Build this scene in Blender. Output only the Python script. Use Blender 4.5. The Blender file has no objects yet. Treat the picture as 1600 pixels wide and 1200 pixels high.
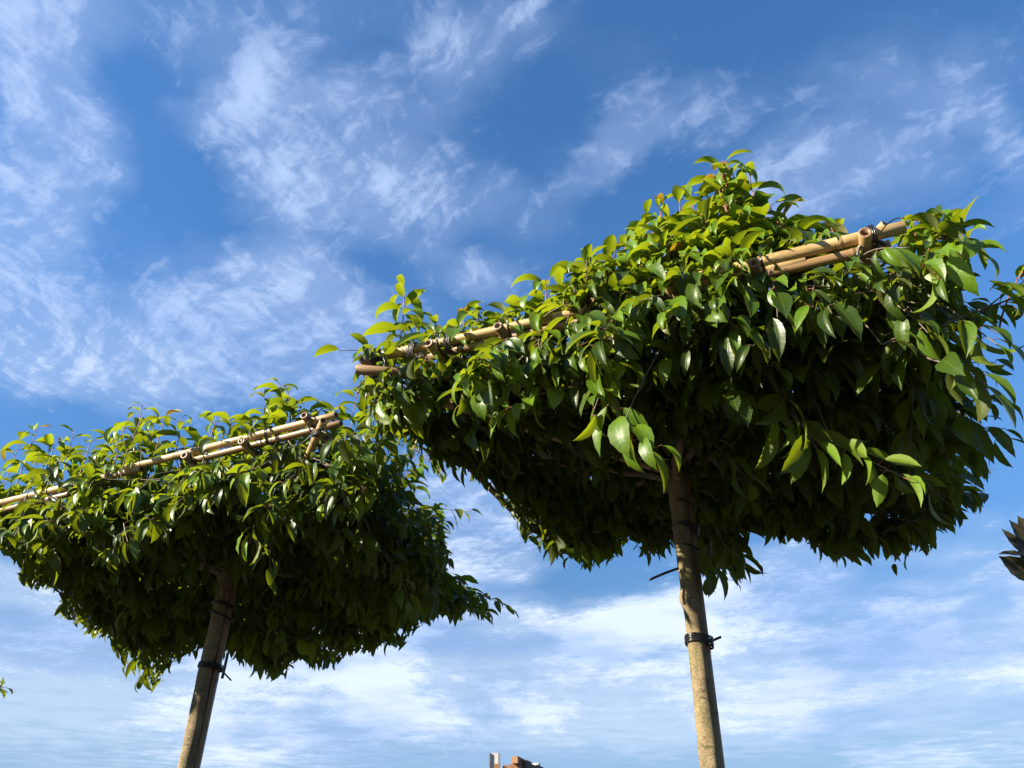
import bpy, math, random
import numpy as np
from mathutils import Vector, Matrix
C = bpy.context.scene
COL = C.collection
R = math.radians
random.seed(7); rng = np.random.default_rng(11)

# ------------------------------------------------------------------ camera
PITCH = R(32.8); CAMZ = 1.6; FPX = 1200.0
cam = bpy.data.cameras.new('camera'); co = bpy.data.objects.new('camera', cam); COL.objects.link(co)
cam.lens = 27.0; cam.sensor_width = 36.0; cam.clip_end = 4000; cam.clip_start = 0.05
co.location = (0, 0, CAMZ); co.rotation_euler = (R(90) + PITCH, 0, 0)
C.camera = co
cp, sp = math.cos(PITCH), math.sin(PITCH)
def ray(px, py):
    x, y, z = px - 800, 600 - py, FPX
    return np.array([x, z*cp - y*sp, y*cp + z*sp])
def proj(P):
    P = np.asarray(P, float); d = P - np.array([0, 0, CAMZ])
    dep = d[..., 1]*cp + d[..., 2]*sp; up = d[..., 2]*cp - d[..., 1]*sp
    return 800 + FPX*d[..., 0]/dep, 600 - FPX*up/dep, dep
def at_z(px, py, z):
    r = ray(px, py); return np.array([0, 0, CAMZ]) + r*((z - CAMZ)/r[2])
def at_y(px, py, y):
    r = ray(px, py); return np.array([0, 0, CAMZ]) + r*(y/r[1])

# ------------------------------------------------------------------ sun and sky
SUN_EL, SUN_AZ = R(27), R(-113)          # azimuth from +Y, clockwise positive
S = np.array([math.sin(SUN_AZ)*math.cos(SUN_EL), math.cos(SUN_AZ)*math.cos(SUN_EL), math.sin(SUN_EL)])
sl = bpy.data.lights.new('sun', 'SUN'); so = bpy.data.objects.new('sun', sl); COL.objects.link(so)
sl.energy = 5.0; sl.angle = R(0.5); sl.color = (1.0, 0.90, 0.72)
so.rotation_euler = Vector(S).to_track_quat('Z', 'Y').to_euler(); so.location = (-8, 0, 8)
C.view_settings.view_transform = 'Standard'; C.view_settings.look = 'None'
C.view_settings.exposure = 1.73; C.view_settings.gamma = 1.0

class NT:
    def __init__(s, tree): s.t = tree; s.n = tree.nodes; s.l = tree.links
    def node(s, typ, **kw):
        n = s.n.new(typ)
        for k, v in kw.items(): setattr(n, k, v)
        return n
    def put(s, sock, v):
        if isinstance(v, bpy.types.NodeSocket): s.l.new(v, sock)
        elif v is not None: sock.default_value = v
    def math(s, op, a, b=None, c=None, clamp=False):
        n = s.node('ShaderNodeMath', operation=op, use_clamp=clamp)
        for i, v in enumerate((a, b, c)):
            if v is not None: s.put(n.inputs[i], v)
        return n.outputs[0]
    def vmath(s, op, a, b=None, c=None):
        n = s.node('ShaderNodeVectorMath', operation=op)
        for i, v in enumerate((a, b)):
            if v is not None: s.put(n.inputs[i], v)
        if c is not None: s.put(n.inputs['Scale'], c)
        return n.outputs['Value'] if op in ('DOT_PRODUCT', 'LENGTH') else n.outputs[0]
    def noise(s, vec, scale=1, detail=4, rough=.5, lac=2, dist=0, dim='3D'):
        n = s.node('ShaderNodeTexNoise', noise_dimensions=dim)
        s.put(n.inputs['Vector'], vec)
        n.inputs['Scale'].default_value = scale; n.inputs['Detail'].default_value = detail
        n.inputs['Roughness'].default_value = rough; n.inputs['Lacunarity'].default_value = lac
        n.inputs['Distortion'].default_value = dist
        return n
    def mapping(s, vec, loc=(0, 0, 0), rot=(0, 0, 0), scale=(1, 1, 1), kind='POINT'):
        n = s.node('ShaderNodeMapping', vector_type=kind); s.put(n.inputs['Vector'], vec)
        n.inputs['Location'].default_value = loc; n.inputs['Rotation'].default_value = rot; n.inputs['Scale'].default_value = scale
        return n.outputs[0]
    def ss(s, v, lo, hi, a=0, b=1):
        n = s.node('ShaderNodeMapRange', interpolation_type='SMOOTHSTEP'); s.put(n.inputs['Value'], v)
        n.inputs['From Min'].default_value = lo; n.inputs['From Max'].default_value = hi
        n.inputs['To Min'].default_value = a; n.inputs['To Max'].default_value = b
        return n.outputs[0]
    def mix(s, f, a, b, mode='MIX'):
        n = s.node('ShaderNodeMix', data_type='RGBA', blend_type=mode)
        s.put(n.inputs[0], f); s.put(n.inputs[6], a); s.put(n.inputs[7], b)
        return n.outputs[2]

w = bpy.data.worlds.new('World'); C.world = w; w.use_nodes = True
w.cycles.sampling_method = 'MANUAL'; w.cycles.sample_map_resolution = 512
T = NT(w.node_tree); T.n.clear()
out = T.node('ShaderNodeOutputWorld'); bg = T.node('ShaderNodeBackground'); T.l.new(bg.outputs[0], out.inputs[0])
bg.inputs[1].default_value = 0.05
sky = T.node('ShaderNodeTexSky', sky_type='NISHITA'); sky.sun_disc = False
sky.sun_elevation = SUN_EL; sky.sun_rotation = SUN_AZ
sky.altitude = 300; sky.air_density = 1.0; sky.dust_density = 0.05; sky.ozone_density = 2.6
geo = T.node('ShaderNodeNewGeometry')
D = T.vmath('SCALE', geo.outputs['Incoming'], c=-1.0)
sep = T.node('ShaderNodeSeparateXYZ'); T.l.new(D, sep.inputs[0])
zc = T.math('MAXIMUM', sep.outputs[2], 0.06)
P = T.vmath('SCALE', D, c=T.math('DIVIDE', 1.0, zc))          # point on a cloud layer one unit overhead
P = T.mapping(P, scale=(1, 1, 0))
def ppt(px, py):
    r = ray(px, py); return np.array([r[0]/r[2], r[1]/r[2]])
def patch(px, py, a, b, ang, s):
    """one patch of cloud, an ellipse lying in the cloud layer; seen where the photo shows it"""
    c = ppt(px, py); e = 4.0; a *= 1.18; b *= 1.22
    J = np.stack([(ppt(px+e, py) - ppt(px-e, py))/(2*e), (ppt(px, py+e) - ppt(px, py-e))/(2*e)], 1)
    ca, sa = math.cos(R(ang)), math.sin(R(ang))
    A = J @ np.array([[ca*a, -sa*b], [sa*a, ca*b]])
    U, sv, _ = np.linalg.svd(A)
    m = T.mapping(PP, loc=(c[0], c[1], 0), rot=(0, 0, math.atan2(U[1, 0], U[0, 0])), scale=(sv[0], sv[1], 1), kind='TEXTURE')
    g = T.node('ShaderNodeTexGradient', gradient_type='SPHERICAL'); T.l.new(m, g.inputs[0])
    v = T.math('SMOOTH_MIN', g.outputs[1], 0.62, 0.35)
    return T.math('MULTIPLY', v, s)
PATCH = [  # px, py, semi-axes, angle (image, clockwise), strength
 (60,300,330,110,100,1.1),(110,210,140,60,60,.6),(20,520,260,110,80,1.0),(170,400,260,120,50,.8),(150,560,200,90,20,.6),(60,90,160,150,0,.5),
 (420,70,440,190,-8,.58),(320,180,200,45,-38,.9),(430,160,180,50,-10,.6),(560,120,320,130,0,.42),(240,20,300,110,0,.5),
 (640,170,220,90,-20,.5),(440,275,150,60,20,1.0),(560,310,260,80,8,1.1),(690,320,190,90,0,.8),(420,370,200,110,10,.75),
 (400,460,220,90,35,.8),(500,470,140,80,40,1.1),(330,520,260,110,-10,.95),(220,600,220,110,0,1.0),(400,560,200,110,0,.9),(510,590,140,90,0,1.2),
 (820,35,90,20,-38,1.1),(860,15,60,18,-38,.6),(740,60,180,90,0,.7),(930,260,190,40,-40,.75),(1010,205,210,60,-25,.85),(830,330,140,50,0,.4),(960,110,160,90,0,.45),
 (1340,230,240,130,-10,.95),(1250,300,200,90,-25,.6),(1520,190,170,50,25,.9),(1580,290,180,110,0,.9),(1560,120,120,50,20,.5),(1400,60,300,80,0,.3),
 (720,425,170,36,14,1.0),(840,400,140,45,-20,.7),(650,480,120,60,0,.5),(740,760,150,130,40,1.1),(760,860,130,120,0,.9),(700,960,150,90,0,.7),
 (1000,985,240,70,-14,1.1),(1160,940,170,60,-25,1.15),(1240,940,90,40,-30,.7),(920,1020,260,70,-6,1.0),(1290,920,100,60,30,.8),(1430,965,110,50,0,.7),
 (1570,910,170,110,0,1.15),(1380,880,120,40,0,.4),(60,960,280,120,0,1.15),(60,1080,300,110,0,1.0),(380,1060,420,120,0,1.35),(650,1040,330,120,0,1.2),
 (1080,1080,420,90,0,1.1),(1350,1060,300,100,0,1.15),(1500,1140,420,110,0,1.2),(1000,1130,400,80,0,1.0),(700,1170,500,90,0,1.0),
 (300,340,120,105,50,-1.2),(170,165,90,40,-20,-.3),(800,230,110,150,0,-.5),(560,400,160,40,10,-.5),(60,650,160,60,0,-.5),(230,470,90,60,40,-.3),(870,330,160,70,0,-.5),(1170,90,150,160,0,-.4),(880,930,180,40,0,-.6),(600,90,60,120,0,-.2),
 (900,150,560,200,0,.14),(1300,130,420,200,-10,.18),(1150,330,300,120,0,.1),(720,250,260,110,15,.4),
 (560,80,120,60,20,-.3),(200,1160,420,110,0,1.1),(1560,1040,200,70,0,.9),(1150,880,120,50,10,.6)]
pw = T.noise(T.mapping(P, loc=(5, 2, 0)), 3.0, 5, .6)
PP = T.vmath('ADD', P, T.vmath('SCALE', T.vmath('SUBTRACT', pw.outputs['Color'], (.5, .5, .5)), c=.26))
acc = None
for p in PATCH:
    v = patch(*p); acc = v if acc is None else T.math('ADD', acc, v)
# thin ice cloud: warped fibrous texture above, lumpier cloud low down
w1 = T.noise(P, 1.7, 5, .55); warp = T.vmath('SCALE', T.vmath('SUBTRACT', w1.outputs['Color'], (.5, .5, .5)), c=.30)
w2 = T.noise(P, 7.0, 3, .55); warp2 = T.vmath('SCALE', T.vmath('SUBTRACT', w2.outputs['Color'], (.5, .5, .5)), c=.05)
Pw = T.vmath('ADD', T.vmath('ADD', P, warp), warp2)
fil = T.noise(T.mapping(T.mapping(Pw, rot=(0, 0, R(52))), scale=(1.8, 8.0, 1)), 1.7, 12, .60)
fil2 = T.noise(T.mapping(T.mapping(Pw, rot=(0, 0, R(-70))), scale=(2.0, 11.0, 1)), 2.2, 10, .62)
puff = T.noise(T.mapping(Pw, scale=(2.6, 2.6, 1)), 1.6, 12, .62)
rip = T.noise(T.mapping(Pw, rot=(0, 0, R(35)), scale=(22, 30, 1)), 1.3, 4, .6, dist=.4)
DL = T.mapping(D, scale=(1, 1, 2.3)); wl = T.noise(DL, 3.0, 4, .5)
DLw = T.vmath('ADD', DL, T.vmath('SCALE', T.vmath('SUBTRACT', wl.outputs['Color'], (.5, .5, .5)), c=.22))
lump = T.noise(DLw, 5.5, 12, .60)
low = T.ss(sep.outputs[2], 0.26, 0.44, 0, 1)
fl = T.math('ADD', T.math('MULTIPLY', fil.outputs[0], .52), T.math('MULTIPLY', fil2.outputs[0], .30))
fl = T.math('ADD', fl, T.math('MULTIPLY', puff.outputs[0], .18))
pf = T.math('ADD', T.math('MULTIPLY', lump.outputs[0], .80), T.math('MULTIPLY', puff.outputs[0], .2))
mixn = T.node('ShaderNodeMix', data_type='FLOAT'); T.put(mixn.inputs[0], low); T.put(mixn.inputs[2], pf); T.put(mixn.inputs[3], fl)
tex = mixn.outputs[0]
tex = T.math('ADD', tex, T.math('MULTIPLY', T.math('SUBTRACT', rip.outputs[0], .5), .12))
front = T.ss(sep.outputs[1], -0.1, 0.15)
far_cover = T.math('MULTIPLY', T.math('SUBTRACT', 1.0, front), T.ss(w1.outputs[0], .35, .7, 0, .25))
cov = T.math('MAXIMUM', T.math('ADD', T.math('MULTIPLY', T.math('MULTIPLY', acc, .80), front), far_cover), 0.0)
cov = T.math('SMOOTH_MIN', cov, 1.05, .5)
fine = T.noise(T.mapping(T.mapping(Pw, rot=(0, 0, R(35))), scale=(9, 16, 1)), 2.0, 8, .68)
tex = T.math('ADD', tex, T.math('MULTIPLY', T.math('SUBTRACT', fine.outputs[0], .5), .26))
texn = T.math('ADD', T.ss(tex, .37, .64), T.math('MULTIPLY', T.math('SUBTRACT', lump.outputs[0], .5), T.ss(sep.outputs[2], .30, .42, 1.3, 0)))
soft = T.noise(Pw, 3.2, 5, .5)
cv2 = T.math('ADD', cov, T.math('MULTIPLY', T.math('SUBTRACT', soft.outputs[0], .5), 1.3))
veil = T.math('MULTIPLY', T.ss(cv2, .08, 1.15), .37)
wisp = T.ss(T.math('MULTIPLY_ADD', cv2, .75, texn), .82, 1.95)
dens = T.math('ADD', T.math('MULTIPLY', wisp, .62), veil)
dens = T.math('MULTIPLY', dens, T.ss(cov, .0, .30, .12, 1))
dens = T.math('MULTIPLY', dens, T.ss(sep.outputs[2], .15, .60, 1.2, .85), clamp=True)
shade = T.noise(T.mapping(D, loc=(3, 1, 0), scale=(1.6, 1.6, 7.0)), 2.0, 7, .55)
cw = T.mix(T.ss(shade.outputs[0], .38, .60), (2.7, 3.8, 6.2, 1), (5.1, 5.9, 7.3, 1))
cw = T.mix(T.ss(sep.outputs[2], .25, .75), cw, (3.5, 4.5, 6.6, 1))
hue = T.node('ShaderNodeHueSaturation'); T.l.new(sky.outputs[0], hue.inputs['Color']); hue.inputs['Saturation'].default_value = 1.22; hue.inputs['Hue'].default_value = .503
T.put(hue.inputs['Value'], T.ss(sep.outputs[2], .08, .62, .70, 1.48))
skyc = T.mix(T.ss(sep.outputs[2], .06, .36, .75, 0), hue.outputs[0], (2.05, 3.25, 5.0, 1))
T.l.new(T.mix(dens, skyc, cw), bg.inputs[0])

# ------------------------------------------------------------------ materials
def new_mat(name):
    m = bpy.data.materials.new(name); m.use_nodes = True
    t = NT(m.node_tree); b = t.n['Principled BSDF']
    return m, t, b
def attr(t, name):
    a = t.node('ShaderNodeAttribute', attribute_name=name); return a.outputs['Fac']

def leaf_material(name, top, bot, trans, red, gloss=.40, tfac=.27):
    m, t, b = new_mat(name)
    rnd, age, al, ac = attr(t, 'rnd'), attr(t, 'age'), attr(t, 'along'), attr(t, 'across')
    tc = t.node('ShaderNodeTexCoord')
    n1 = t.noise(tc.outputs['Object'], 90, 3, .6)
    aab = t.math('ABSOLUTE', ac)
    vein = t.math('FRACT', t.math('MULTIPLY', t.math('SUBTRACT', al, t.math('MULTIPLY', aab, .10)), 9.0))
    vein = t.math('SUBTRACT', 1.0, t.ss(t.math('ABSOLUTE', t.math('SUBTRACT', vein, .5)), .0, .13))
    mid = t.math('SUBTRACT', 1.0, t.ss(aab, .03, .10))
    vv = t.math('MAXIMUM', t.math('MULTIPLY', vein, .35), mid)
    c = t.mix(rnd, tuple(x*.72 for x in top) + (1,), tuple(x*1.25 for x in top) + (1,))
    c = t.mix(t.math('MULTIPLY', vv, .60), c, (top[0]*2.6, top[1]*2.1, top[2]*2.2, 1))
    u = t.mix(rnd, tuple(x*.85 for x in bot) + (1,), tuple(x*1.15 for x in bot) + (1,))
    u = t.mix(t.math('MULTIPLY', vv, .55), u, (bot[0]*.55, bot[1]*.55, bot[2]*.5, 1))
    u = t.mix(t.ss(age, .18, .34), t.mix(1.0, u, (.42, .46, .42, 1), 'MULTIPLY'), u)      # older leaves duller; shade under the crown is also painted in here
    g = t.node('ShaderNodeNewGeometry')
    c = t.mix(g.outputs['Backfacing'], c, u)
    young_lit = t.ss(age, .35, .9)
    c = t.mix(t.math('MULTIPLY', t.ss(age, .10, .50), .85), c, (top[0]*4.0, top[1]*3.7, top[2]*1.8, 1))  # new growth is paler; sunlight on top and front leaves painted in too
    redf = t.math('MULTIPLY', t.ss(age, .93, .97), t.ss(rnd, .70, .85, 0, .55))
    c = t.mix(redf, c, red + (1,))
    c = t.mix(t.ss(n1.outputs[0], .35, .75, 0, .28), c, (top[0]*.55, top[1]*.55, top[2]*.5, 1))
    sick = t.math('MULTIPLY', t.ss(rnd, .955, .965), .75)
    c = t.mix(sick, c, (top[0]*3.2, top[1]*1.6, top[2]*1.6, 1))
    spot = t.noise(tc.outputs['Object'], 260, 2, .5)
    spf = t.math('MULTIPLY', t.ss(spot.outputs[0], .68, .72), t.ss(rnd, .45, .6))
    edge = t.math('MULTIPLY', t.ss(t.math('ADD', aab, t.math('MULTIPLY', n1.outputs[0], .5)), 1.22, 1.32), t.ss(t.math('FRACT', t.math('MULTIPLY', rnd, 7.3)), .75, .8))
    c = t.mix(t.math('MAXIMUM', spf, edge), c, (.055, .026, .010, 1))
    t.l.new(c, b.inputs['Base Color'])
    t.put(b.inputs['Roughness'], t.mix(g.outputs['Backfacing'], (gloss,)*3 + (1,), (.62, .62, .62, 1)))
    b.inputs['Specular IOR Level'].default_value = .35
    bm = t.node('ShaderNodeBump'); bm.inputs['Strength'].default_value = .35; bm.inputs['Distance'].default_value = .0012
    t.put(bm.inputs['Height'], t.math('ADD', t.math('MULTIPLY', vv, -1.0), t.math('MULTIPLY', n1.outputs[0], .8)))
    t.l.new(bm.outputs[0], b.inputs['Normal'])
    tr = t.node('ShaderNodeBsdfTranslucent')
    tcx = t.mix(t.math('MULTIPLY', vv, .45), trans + (1,), (trans[0]*.55, trans[1]*.6, trans[2]*.5, 1))
    tcx = t.mix(t.ss(age, .15, .5), t.mix(1.0, tcx, (.62, .66, .7, 1), 'MULTIPLY'), tcx)      # older leaves transmit less; also lowered to deepen the crown's inner shade
    tcx = t.mix(redf, tcx, (.42, .10, .02, 1))
    t.l.new(tcx, tr.inputs[0])
    mx = t.node('ShaderNodeMixShader'); mx.inputs[0].default_value = tfac
    t.l.new(b.outputs[0], mx.inputs[1]); t.l.new(tr.outputs[0], mx.inputs[2])
    t.l.new(mx.outputs[0], t.n['Material Output'].inputs[0])
    return m
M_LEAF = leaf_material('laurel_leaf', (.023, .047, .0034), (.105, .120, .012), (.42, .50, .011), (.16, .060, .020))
M_MAG = leaf_material('magnolia_leaf', (.034, .030, .013), (.050, .040, .020), (.08, .08, .02), (.12, .06, .03), .4, .12)

def twig_material():
    m, t, b = new_mat('twig_bark'); a = attr(t, 'age'); tc = t.node('ShaderNodeTexCoord')
    n = t.noise(tc.outputs['Object'], 60, 3)
    c = t.mix(n.outputs[0], (.055, .042, .028, 1), (.12, .095, .06, 1))
    c = t.mix(t.ss(a, .3, .8), c, (.24, .085, .045, 1))
    t.l.new(c, b.inputs['Base Color']); b.inputs['Roughness'].default_value = .6
    return m
M_TWIG = twig_material()

def bark_material():
    m, t, b = new_mat('trunk_bark'); tc = t.node('ShaderNodeTexCoord'); o = tc.outputs['Object']
    n1 = t.noise(t.mapping(o, scale=(1, 1, .6)), 22, 7, .7, dist=.6); n2 = t.noise(t.mapping(o, scale=(1, 1, 1.8)), 150, 7, .8)
    n3 = t.noise(t.mapping(o, scale=(1, 1, 3.0)), 30, 5, .7, dist=1.2)
    n4 = t.noise(t.mapping(o, scale=(1, 1, 4.5)), 55, 3, .6, dist=.8)
    c = t.mix(t.ss(n1.outputs[0], .35, .65), (0.165, 0.112, 0.058, 1), (0.32, 0.23, 0.12, 1))
    c = t.mix(t.ss(n3.outputs[0], .50, .66), c, (0.0972, 0.0936, 0.0288, 1))
    c = t.mix(t.ss(n2.outputs[0], .50, .62, 0, .8), c, (0.36, 0.30, 0.19, 1))
    c = t.mix(t.ss(n2.outputs[0], .46, .34, 0, .85), c, (.040, .028, .017, 1))
    c = t.mix(t.ss(n4.outputs[0], .64, .70, 0, .8), c, (.035, .024, .016, 1))
    t.l.new(c, b.inputs['Base Color']); b.inputs['Roughness'].default_value = .82
    big = t.noise(t.mapping(o, loc=(2, 0, 0), scale=(1, 1, .8)), 9, 4, .6)
    c = t.mix(t.ss(big.outputs[0], .48, .66, 0, .55), c, (.165, .160, .048, 1))
    t.l.new(c, b.inputs['Base Color'])
    bm = t.node('ShaderNodeBump'); bm.inputs['Strength'].default_value = 1.0; bm.inputs['Distance'].default_value = .008
    t.put(bm.inputs['Height'], t.math('SUBTRACT', n2.outputs[0], t.math('MULTIPLY', t.ss(n4.outputs[0], .6, .7), .6)))
    t.l.new(bm.outputs[0], b.inputs['Normal']); return m
M_BARK = bark_material()

def bamboo_material(name, a, bcol, dark=.25):
    m, t, b = new_mat(name); tc = t.node('ShaderNodeTexCoord'); o = tc.outputs['Object']
    oi = t.node('ShaderNodeObjectInfo')
    off = t.vmath('SCALE', (3.1, 1.7, 9.3), c=oi.outputs['Random'])
    o2 = t.vmath('ADD', o, off)
    st = t.noise(t.mapping(o2, scale=(60, 60, 1.4)), 4, 5, .65)
    bl = t.noise(t.mapping(o2, scale=(5, 5, 2.2)), 3, 5, .7, dist=.6)
    sk = t.noise(t.mapping(o2, scale=(30, 30, 8)), 6, 4, .7)
    c = t.mix(t.ss(st.outputs[0], .3, .7), a + (1,), bcol + (1,))
    c = t.mix(t.ss(bl.outputs[0], .50, .72, 0, .65), c, tuple(x*.42 for x in a) + (1,))
    c = t.mix(t.ss(sk.outputs[0], .62, .72, 0, .6), c, (a[0]*.25, a[1]*.22, a[2]*.2, 1))
    nd = attr(t, 'node')
    c = t.mix(t.math('MULTIPLY', nd, .7), c, (a[0]*.25, a[1]*.22, a[2]*.2, 1))
    t.l.new(c, b.inputs['Base Color']); b.inputs['Roughness'].default_value = .42
    bm = t.node('ShaderNodeBump'); bm.inputs['Strength'].default_value = .35; bm.inputs['Distance'].default_value = .001
    t.l.new(st.outputs[0], bm.inputs['Height']); t.l.new(bm.outputs[0], b.inputs['Normal'])
    return m
M_BAM = bamboo_material('bamboo_cane', (.31, .205, .078), (.42, .295, .135))
M_BAMR = bamboo_material('bamboo_cane_reddish', (.170, .100, .042), (.25, .155, .070))
M_PITH = bamboo_material('bamboo_pith', (.125, .062, .032), (.20, .115, .058))

def plain(name, col, rough=.5, nscale=40, amt=.25, metal=0, bump=0):
    m, t, b = new_mat(name); tc = t.node('ShaderNodeTexCoord')
    n = t.noise(tc.outputs['Object'], nscale, 5, .6)
    t.l.new(t.mix(n.outputs[0], tuple(x*(1-amt) for x in col) + (1,), tuple(min(1, x*(1+amt)) for x in col) + (1,)), b.inputs['Base Color'])
    b.inputs['Roughness'].default_value = rough; b.inputs['Metallic'].default_value = metal
    if bump:
        bm = t.node('ShaderNodeBump'); bm.inputs['Strength'].default_value = bump; bm.inputs['Distance'].default_value = .01
        t.l.new(n.outputs[0], bm.inputs['Height']); t.l.new(bm.outputs[0], b.inputs['Normal'])
    return m
M_TIE = plain('black_tie', (.012, .012, .013), .28, 80)
M_GREYW = plain('grey_wire', (.06, .057, .052), .45, 80)
M_GROUND = plain('ground_gravel', (.024, .022, .019), .95, 6, .45, bump=.5)
M_WHITE = plain('white_paint', (.42, .415, .385), .5, 5, .06)
M_GREYP = plain('grey_profile', (.17, .19, .21), .45, 30, .3)
def timber():
    m, t, b = new_mat('brown_timber'); tc = t.node('ShaderNodeTexCoord'); o = tc.outputs['Object']
    n = t.noise(t.mapping(o, scale=(30, 4, 30)), 1.2, 5, .65); n2 = t.noise(o, 7, 4, .6)
    c = t.mix(n.outputs[0], (.13, .055, .022, 1), (.36, .17, .06, 1)); c = t.mix(t.ss(n2.outputs[0], .5, .7, 0, .6), c, (.16, .11, .08, 1))
    t.l.new(c, b.inputs['Base Color']); b.inputs['Roughness'].default_value = .7; return m
M_TIMB = timber()
M_TIMBG = plain('weathered_timber', (.085, .062, .05), .8, 25, .4)

# ------------------------------------------------------------------ object helpers
def tag(o, label=None, cat=None, group=None, kind=None):
    if label: o['label'] = label
    if cat: o['category'] = cat
    if group: o['group'] = group
    if kind: o['kind'] = kind
    return o
def empty(name, loc):
    o = bpy.data.objects.new(name, None); COL.objects.link(o); o.location = loc; o.empty_display_size = .2; return o
def link(name, me, parent=None, loc=None, mat=None):
    o = bpy.data.objects.new(name, me); COL.objects.link(o)
    if parent: o.parent = parent
    M = Matrix.Translation(Vector(loc)) if loc is not None else Matrix.Identity(4)
    if mat is not None: M = mat
    if parent: M = Matrix.Translation(-parent.location) @ M
    o.matrix_local = M
    return o

class MB:
    """collects tubes, boxes and leaf sheets in world coordinates, links them as ONE mesh"""
    def __init__(s): s.v = []; s.f = []; s.m = []; s.at = {'rnd': [], 'age': [], 'along': [], 'across': [], 'node': []}; s.n = 0
    def add(s, v, f, mi=0, **at):
        v = np.asarray(v, float); f = np.asarray(f, int)
        s.v.append(v); s.f.append(f + s.n); s.m.append(np.full(len(f), mi)); s.n += len(v)
        for k in s.at:
            a = at.get(k, 0.0); s.at[k].append(np.broadcast_to(np.asarray(a, float), (len(v),)).copy())
    def tube(s, pts, rad, n=6, mi=0, cap=True, **at):
        pts = np.asarray(pts, float); k = len(pts); rad = np.broadcast_to(np.asarray(rad, float), (k,))
        tg = np.gradient(pts, axis=0); tg /= np.linalg.norm(tg, axis=1)[:, None] + 1e-12
        ref = np.array([0, 0, 1.]) if abs(tg[0][2]) < .9 else np.array([1., 0, 0])
        N = np.cross(tg[0], ref); N /= np.linalg.norm(N); vs = []
        th = np.linspace(0, 2*np.pi, n, endpoint=False)
        for i in range(k):
            N = N - tg[i]*N.dot(tg[i]); N /= np.linalg.norm(N); B = np.cross(tg[i], N)
            vs.append(pts[i] + rad[i]*(np.cos(th)[:, None]*N + np.sin(th)[:, None]*B))
        vs = np.concatenate(vs); i = np.arange(k-1)[:, None]*n; j = np.arange(n)[None]; j2 = (j+1) % n
        f = np.stack([i+j, i+j2, i+n+j2, i+n+j], -1).reshape(-1, 4)
        at2 = {q: (np.repeat(a, n) if np.ndim(a) else a) for q, a in at.items()}
        if cap:
            vs = np.concatenate([vs, pts[:1], pts[-1:]]); a0, a1 = k*n, k*n+1
            jj = np.arange(n); e = (jj+1) % n
            q = np.stack([np.full(n, a0), e, jj, np.full(n, a0)], -1)   # degenerate-free: make triangles below
            tri = [(a0, int(e[t]), int(jj[t])) for t in range(n)] + [(a1, int((k-1)*n+jj[t]), int((k-1)*n+e[t])) for t in range(n)]
            at2 = {q_: (np.concatenate([a, a[:1], a[-1:]]) if np.ndim(a) else a) for q_, a in at2.items()}
            s.add(vs, f, mi, **at2)
            s.tri(tri, s.n - len(vs), mi)
        else: s.add(vs, f, mi, **at2)
    def tri(s, tris, off, mi):
        s.f.append(np.array([t + (-1,) for t in tris], int) + np.array([off, off, off, 0])); s.m.append(np.full(len(tris), mi))
    def box(s, c, size, rz=0, mi=0, rx=0):
        x, y, z = np.array(size)/2
        v = np.array([[-x,-y,-z],[x,-y,-z],[x,y,-z],[-x,y,-z],[-x,-y,z],[x,-y,z],[x,y,z],[-x,y,z]])
        v = v @ np.array(Matrix.Rotation(rz, 3, 'Z') @ Matrix.Rotation(rx, 3, 'X')).T + np.array(c)
        s.add(v, [[0,3,2,1],[4,5,6,7],[0,1,5,4],[1,2,6,5],[2,3,7,6],[3,0,4,7]], mi)
    def mesh(s, name, mats, origin=(0, 0, 0), smooth=True, attrs=()):
        me = bpy.data.meshes.new(name); v = np.concatenate(s.v) - np.array(origin); f = np.concatenate(s.f); m = np.concatenate(s.m)
        cnt = np.where(f[:, 3] < 0, 3, 4); loops = f.reshape(-1); loops = loops[loops >= 0]
        me.vertices.add(len(v)); me.vertices.foreach_set('co', v.astype(np.float32).ravel())
        me.loops.add(len(loops)); me.loops.foreach_set('vertex_index', loops.astype(np.int32))
        me.polygons.add(len(f)); st = np.concatenate([[0], np.cumsum(cnt)[:-1]])
        me.polygons.foreach_set('loop_start', st.astype(np.int32)); me.polygons.foreach_set('loop_total', cnt.astype(np.int32))
        me.polygons.foreach_set('material_index', m.astype(np.int32))
        me.polygons.foreach_set('use_smooth', np.full(len(f), smooth))
        for k in attrs:
            a = me.attributes.new(k, 'FLOAT', 'POINT'); a.data.foreach_set('value', np.concatenate(s.at[k]).astype(np.float32))
        for x in mats: me.materials.append(x)
        me.update(calc_edges=True); me.validate(); return me
    def build(s, name, mats, parent=None, origin=(0, 0, 0), smooth=True, attrs=()):
        return link(name, s.mesh(name, mats, origin, smooth, attrs), parent, origin)

def nrm(v): v = np.asarray(v, float); return v/(np.linalg.norm(v, axis=-1, keepdims=True) + 1e-9)
def bez(a, b, c, n):
    t = np.linspace(0, 1, n)[:, None]; return (1-t)**2*np.asarray(a) + 2*t*(1-t)*np.asarray(b) + t*t*np.asarray(c)

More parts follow.
